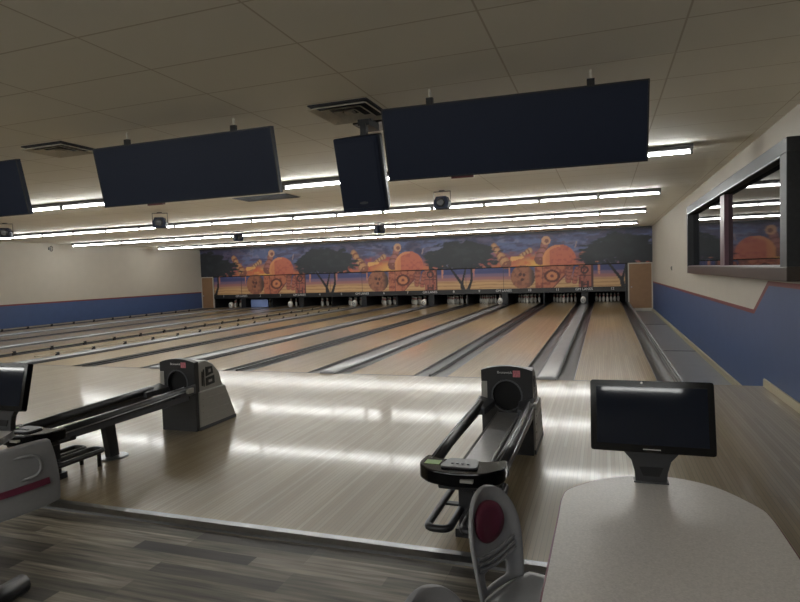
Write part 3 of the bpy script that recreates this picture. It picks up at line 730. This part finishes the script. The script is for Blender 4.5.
    # centre trough
    b = BM(); prism(b, [(-.075, .372), (-.06, .362), (.10, .362), (.125, .378), (.12, .384), (.10, .370), (-.06, .370), (-.07, .380)], -1.60, -.05, 'y'); obj('centre_tray', b, M['tray'], t)
    b = BM(); box(b, .125, .19, -1.6, -.05, .36, .375); obj('inner_strip', b, M['void'], t)
    # console at the front end
    plan = round_path([(-.245, -1.52), (-.252, -1.70), (-.16, -1.80), (0, -1.835), (.16, -1.80), (.252, -1.70), (.245, -1.52), (.13, -1.60), (0, -1.56), (-.13, -1.60)], .05)
    b = BM(); prism(b, [(p_[0], p_[1]) for p_ in [(q[0], q[1]) for q in round_path([(x, y, 0) for x, y in [(-.245, -1.52), (-.252, -1.70), (-.16, -1.80), (0, -1.835), (.16, -1.80), (.252, -1.70), (.245, -1.52), (.13, -1.60), (0, -1.56), (-.13, -1.60)]], .05)]], .375, .455, 'z'); cs = obj('console', b, M['blackgloss'], t, bevel=.018)
    b = BM(); prism(b, [(q[0], q[1]) for q in round_path([(x, y, 0) for x, y in [(-.11, -1.76), (.11, -1.76), (.09, -1.60), (-.09, -1.60)]], .04)], .455, .468, 'z'); obj('control_panel', b, M['black'], cs, bevel=.004)
    b = BM()
    for k in range(4): lathe(b, [(.009, 0), (.009, .005)], c=(-.045+.03*k, -1.70, .468), n=8)
    obj('button', b, M['dkgrey'], cs)
    b = BM(); box(b, -.215, -.125, -1.70, -1.63, .455, .457); obj('green_label', b, M['green'], cs)['label'] = 'green label'
    b = BM(); prism(b, [(.03, .41), (.10, .41), (.10, .425), (.03, .425)], -1.842, -1.81, 'y'); obj('silver_badge', b, M['silver'], cs)
    b = BM(); prism(b, [(-.12, -1.76), (.2, -1.76), (.24, -1.45), (-.12, -1.45)], .335, .375, 'z'); obj('console_support', b, M['black'], t, bevel=.01)
    # support leg
    b = BM(); prism(b, [(-.93, .0), (-.83, .0), (-.87, .36), (-.98, .36)], -.03, .03, 'x'); lg = obj('support_leg', b, M['black'], t)
    b = BM(); lathe(b, [(.13, 0), (.13, .006), (.11, .012)], c=(0, -.88, 0), n=20); obj('base_plate', b, M['chrome'], lg)
    # lower rack: two rounded tube loops
    for sx in (-1, 1):
        b = BM(); pth = round_path([(sx*.165, -1.86, .15), (sx*.165, -1.12, .15), (sx*.035, -1.12, .15), (sx*.035, -1.86, .15)], .05)
        tube(b, pth, .021, 10, True); lr = obj('lower_rack', b, M['black'], t)
        b = BM(); tube(b, [(sx*.10, -1.12, .15), (sx*.10, -1.12, .0)], .016, 8); box(b, sx*.10-.06, sx*.10+.06, -1.5, -1.46, .135, .148); obj('rack_foot', b, M['black'], lr)
    b = BM(); box(b, -.045, .045, -1.58, -1.44, .05, .34); box(b, -.06, .06, -1.62, -1.40, 0, .05); obj('front_post', b, M['black'], t)
    b = BM(); box(b, -.05, .05, -1.5, -1.46, .135, .165); obj('rack_crossbar', b, M['black'], t)
    return t
ball_return(XC, 'black ball return with long double rails, beside the grey moulded chair')
ball_return(XC-P, 'black and grey ball return on the left with a side emblem showing')

# ================================================================ TABLES, MONITORS, CHAIRS
def table(dx, label, zf=-.03, edge='maroonedge'):
    t = thing('scoring_table', label, 'table', (dx, 0, 0), 0, 'scoring tables')
    pts = [(-.156, 1.30), (-.156, 1.66), (-.154, 1.96), (-.152, 2.14), (-.127, 2.234), (-.016, 2.362), (.108, 2.432), (.244, 2.441), (.376, 2.371), (.476, 2.211), (.495, 2.12), (.498, 1.96), (.497, 1.6), (.495, 1.20), (.45, .98), (.30, .88), (.02, .88), (-.12, .98)]
    sm = []
    n = len(pts)
    for i in range(n):
        p0, p1, p2, p3 = [Vector(pts[(i+k-1) % n]) for k in range(4)]
        for s_ in range(4):
            u = s_/4; sm.append(tuple(.5*((2*p1)+(p2-p0)*u+(2*p0-5*p1+4*p2-p3)*u*u+(3*p1-p0-3*p2+p3)*u**3)))
    b = BM(); prism(b, sm, .706, .74, 'z'); top = obj('tabletop', b, M['laminate'], t)
    b = BM(); m_ = len(sm); cen = Vector((.16, 1.65))
    R = []
    for q in sm:
        q = Vector(q); d = (q-cen).normalized()*.006; o_ = q+d
        R.append([b.verts.new((q.x, q.y, .7015)), b.verts.new((o_.x, o_.y, .7015)), b.verts.new((o_.x, o_.y, .738)), b.verts.new((q.x, q.y, .738))])
    for i in range(m_):
        A, B = R[i], R[(i+1) % m_]
        for k in range(4): b.faces.new((A[k], A[(k+1) % 4], B[(k+1) % 4], B[k]))
    eb = obj('edge_band', b, M[edge], top)
    if edge == 'maroonedge': eb['label'] = 'maroon edge band'
    for yy in (2.0, 1.15):
        b = BM(); tube(b, [(.235, yy, zf), (.235, yy, .706)], .04, 16); pd = obj('pedestal', b, M['black'], t)
        b = BM(); lathe(b, [(.15, 0), (.15, .012), (.05, .03)], c=(.235, yy, zf), n=24); obj('base_plate', b, M['black'], pd)
    return t
table(0, 'speckled grey-white scoring table with maroon edge in the right foreground')
table(-3.57, 'scoring table carrying the monitor at the left edge', edge='black')
def monitor(dx, label, dy=0):
    t = thing('touch_monitor', label, 'monitor', (.157+dx, 2.345+dy, .74), .0, 'touch monitors on the scoring tables')
    tilt = math.radians(13)
    hd = bpy.data.objects.new('x', None)
    bpy.data.objects.remove(hd)
    def tl(bm):   # lean the head back
        for v in bm.verts:
            y, z = v.co.y, v.co.z-.25
            v.co.y = y*math.cos(tilt)+z*math.sin(tilt); v.co.z = .25-y*math.sin(tilt)+z*math.cos(tilt)
    hw, z0, z1 = .214, .126, .390
    b = BM(); pr = round_path([(-hw, z0, 0), (hw, z0, 0), (hw, z1, 0), (-hw, z1, 0)], .012, 4); prism(b, [(q[0], q[1]) for q in pr], -.012, .022, 'y'); tl(b); s = obj('screen', b, M['blackgloss'], t)
    b = BM(); box(b, -.192, .192, -.0135, -.012, z0+.028, z1-.024); tl(b); obj('glass_panel', b, M['screen'], s)
    b = BM(); prism(b, [(q[0], q[1]) for q in round_path([(-.18, z0+.01, 0), (.18, z0+.01, 0), (.18, z1-.03, 0), (-.18, z1-.03, 0)], .03, 4)], .022, .05, 'y'); tl(b); obj('rear_housing', b, M['black'], s)
    b = BM(); box(b, -.03, .03, -.0145, -.012, z0+.010, z0+.0135); tl(b); obj('maker_mark', b, M['silver'], s)
    b = BM(); lathe(b, [(.004, 0), (.004, .002)], n=8); bmesh.ops.rotate(b, verts=b.verts, matrix=Matrix.Rotation(math.pi/2, 3, 'X')); bmesh.ops.translate(b, verts=b.verts, vec=(-.03, -.012, z1-.008)); tl(b); obj('indicator_dot', b, M['white'], s)
    # flared neck with a slot
    b = BM()
    out_ = [(-.055, 0), (.055, 0), (.058, .04), (.07, .085), (.125, .15), (.125, .165), (-.125, .165), (-.125, .15), (-.07, .085), (-.058, .04)]
    prism(b, out_, .012, .045, 'y')
    nk = obj('neck', b, M['black'], t, bevel=.004)
    b = BM(); prism(b, [(-.028, .028), (.028, .028), (.042, .062), (-.042, .062)], .009, .013, 'y'); obj('neck_slot', b, M['void'], nk)
    b = BM(); box(b, -.062, .062, .005, .06, 0, .006); obj('foot', b, M['black'], t, bevel=.003)
    return t
monitor(0, 'black touch monitor standing on the table in the right foreground', )
monitor(-3.40, 'black touch monitor cut off by the left edge of the photo')

def chair_back_mesh():
    b = BM(); NU, NV = 20, 28; grid = []
    for j in range(NV+1):
        v = j/NV; z = .02+v*.37
        if v > .5: w_ = .158*math.sqrt(max(0, 1-((v-.5)/.5)**2.1))+.0
        else: w_ = .158-.022*((.5-v)/.5)**1.5
        w_ = max(w_, .004); row = []
        for i in range(NU+1):
            u = -1+2*i/NU
            x = u*w_; bow = .024*(x/.158)**2
            edge = max(0, (max(abs(u), (v-.5)/.5*abs(1)) - .80)/.20) if v > .5 else max(0, (abs(u)-.80)/.20)
            rr = math.hypot(x/.158, max(0, (v-.5)/.5)); edge = max(0, (rr-.82)/.18) if v > .5 else edge
            ring = .006*(1 if rr < .74 else 0) if v > .5 else 0
            y = -.045*v-.02*v*v + bow + .016*min(edge, 1)**.5 - ring
            row.append(b.verts.new((x, y, z)))
        grid.append(row)
    for j in range(NV):
        for i in range(NU):
            v = (j+.5)/NV; u = -1+2*(i+.5)/NU
            if .06 < v < .20 and abs(u) < .52: continue
            f = b.faces.new((grid[j][i], grid[j][i+1], grid[j+1][i+1], grid[j+1][i])); f.smooth = True
    return b
def back_pt(x, v, off):
    bow = .024*(x/.158)**2; return (x, -.045*v-.02*v*v+bow+off, .02+v*.37)
def make_chair():
    """faces local +Y, base at z=0, seat at .45"""
    t = thing('moulded_chair', 'x', 'chair', (0, 0, 0), 0, 'grey moulded chairs beside the foreground table')
    b = chair_back_mesh(); 
    bk = obj('backrest', b, M['shell'], t); bk.location = (0, -.20, .41)
    s = bk.modifiers.new('s', 'SOLIDIFY'); s.thickness = .016; s.offset = 0
    s = bk.modifiers.new('ss', 'SUBSURF'); s.levels = 1; s.render_levels = 1
    # pad
    b = BM(); rings = []; n = 28
    for sc, off in ((1, .004), (1, .013), (.93, .019), (.6, .021), (.05, .021)):
        rings.append([b.verts.new(back_pt(.088*sc*math.cos(a), .655+.195*sc*math.sin(a), off)) for a in [2*math.pi*k/n for k in range(n)]])
    for i in range(len(rings)-1):
        for k in range(n): f = b.faces.new((rings[i][k], rings[i][(k+1) % n], rings[i+1][(k+1) % n], rings[i+1][k])); f.smooth = True
    b.faces.new(rings[-1]); b.faces.new(rings[0][::-1])
    obj('back_pad', b, M['maroon'], bk)['label'] = 'maroon oval pad'
    for k in range(3):
        b = BM(); tube(b, [back_pt(x, .25+.055*k+.10*(x/.15)**2, .013) for x in [-.12+.24*i/12 for i in range(13)]], .007, 6); obj('back_rib', b, M['shell'], bk)
    # seat
    b = BM(); NU, NV = 16, 16; grid = []
    for j in range(NV+1):
        v = -1+2*j/NV; row = []
        for i in range(NU+1):
            u = -1+2*i/NU
            # squircle
            x = .215*u*math.sqrt(1-.30*v*v); y = .205*v*math.sqrt(1-.30*u*u)
            r2 = max(abs(u), abs(v))
            z = -.022*(1-min(1, (u*u+v*v)/1.1))+(-.02*max(0, v)**3) - (.02*max(0, (r2-.9)/.1))
            row.append(b.verts.new((x, y, z)))
        grid.append(row)
    for j in range(NV):
        for i in range(NU): f = b.faces.new((grid[j][i], grid[j][i+1], grid[j+1][i+1], grid[j+1][i])); f.smooth = True
    st = obj('seat', b, M['shell'], t); st.location = (0, .0, .43)
    s = st.modifiers.new('s', 'SOLIDIFY'); s.thickness = .016; s.offset = 0
    # legs
    for sx in (-1, 1):
        for sy in (-1, 1):
            b = BM(); tube(b, [(sx*.13, sy*.12, .40), (sx*.20, sy*.20, .008)], .013, 8); lg = obj('leg', b, M['black'], t)
            b = BM(); lathe(b, [(.018, 0), (.018, .02)], c=(sx*.20, sy*.20, 0), n=10); obj('leg_cap', b, M['black'], lg)
    b = BM(); box(b, -.15, .15, -.14, .14, .385, .40); obj('seat_plate', b, M['black'], t)
    return t
ch = make_chair(); ch['label'] = 'grey moulded chair with maroon oval back pad at the table'
ch.location = (-.205, 2.0, -.03); ch.rotation_euler.z = -math.pi/2-.40; 
dup(ch, (-.225, 1.265, -.03), -math.pi/2-.42, 'grey moulded chair of which only the rounded back top shows')

# chair at the left edge: wide back with a maroon band, seen from behind
lc = thing('stackable_chair', 'wide-backed light grey chair with maroon stripe at the left edge', 'chair', (-2.756, 1.862, -.03), math.radians(53))
# local +Y = world -X after +90deg;  backrest at local y=-.22
b = BM(); NU, NV = 24, 12; G = []
for j in range(NV+1):
    v = -1+2*j/NV; row = []
    for i in range(NU+1):
        u = -1+2*i/NU
        x = .305*u*math.sqrt(1-.08*v*v); z = .150*v*math.sqrt(1-.12*u**6)
        y = -.06*v*0.5+.06*u*u
        row.append(b.verts.new((x, y, z)))
    G.append(row)
for j in range(NV):
    for i in range(NU): f = b.faces.new((G[j][i], G[j][i+1], G[j+1][i+1], G[j+1][i])); f.smooth = True
bk = obj('backrest', b, M['shell'], lc); bk.location = (0, -.47, .772); bk.rotation_euler.y = -.10
s = bk.modifiers.new('s', 'SOLIDIFY'); s.thickness = .03; s.offset = 0
s = bk.modifiers.new('b', 'BEVEL'); s.width = .008; s.segments = 3
b = BM(); v0, v1 = -.36, -.16; A = []
for i in range(25):
    x = -.27+.54*i/24; u = x/.305; dz = .03*(1-u*u)
    y = .06*u*u-.018
    A.append([b.verts.new((x, y+.003, .135*v0+dz*0)), b.verts.new((x, y-.002, .135*v0)), b.verts.new((x, y-.002, .135*v1)), b.verts.new((x, y+.003, .135*v1))])
for i in range(24):
    for k in range(4): b.faces.new((A[i][k], A[i][(k+1) % 4], A[i+1][(k+1) % 4], A[i+1][k]))
b.faces.new(A[0]); b.faces.new(A[-1][::-1]); obj('back_stripe', b, M['maroon'], bk)['label'] = 'maroon stripe'
b = BM()
pth = round_path([(-.25, .1, 0), (.25, .1, 0), (.25, .0, 0), (-.25, .0, 0)], .05, 6)
tube(b, [(q[0], .06*(q[0]/.305)**2-.017-.03*q[1]/.135, q[1]) for q in pth], .007, 6, True); obj('moulded_rim', b, M['shell'], bk)
b = BM()
G = []
for j in range(9):
    v = -1+2*j/8; row = []
    for i in range(13):
        u = -1+2*i/12; row.append(b.verts.new((.19*u*math.sqrt(1-.2*v*v), .19*v*math.sqrt(1-.2*u*u), -.02*(1-u*u*v*v))))
    G.append(row)
for j in range(8):
    for i in range(12): b.faces.new((G[j][i], G[j][i+1], G[j+1][i+1], G[j+1][i])).smooth = True
st = obj('seat', b, M['shell'], lc); st.location = (-.20, .10, .44); s = st.modifiers.new('s', 'SOLIDIFY'); s.thickness = .02; s.offset = 0
for sx in (-.22, -.08):
    b = BM(); tube(b, [(sx, -.44, .74), (sx, -.40, .50), (sx, -.10, .435)], .012, 8); obj('back_support', b, M['black'], lc)
b = BM(); box(b, -.22, .03, -.10, .16, .415, .436); obj('seat_plate', b, M['black'], lc)
b = BM(); tube(b, [(-.10, .03, .04), (-.10, .03, .415)], .03, 12); ps = obj('pedestal', b, M['black'], lc)
for k in range(4):
    a_ = math.radians(40.6)+k*math.pi/2
    b = BM(); tube(b, [(-.10, .03, .055), (-.10+.33*math.cos(a_), .03+.33*math.sin(a_), .055)], [.05, .05], 12); obj('base_arm', b, M['black'], ps)

# small wire bracket high on the left-hand wall
b = BM(); tube(b, [(XL+.10+.08*math.cos(t), 17.0, 2.93+.10*math.sin(t)) for t in [2*math.pi*k/14 for k in range(14)]], .012, 6, True); box(b, XL, XL+.04, 16.95, 17.05, 2.88, 2.98)
o = obj('wall_bracket', b, M['fixture']); tag(o, 'small grey wire bracket high on the left-hand wall near the ceiling', 'bracket')
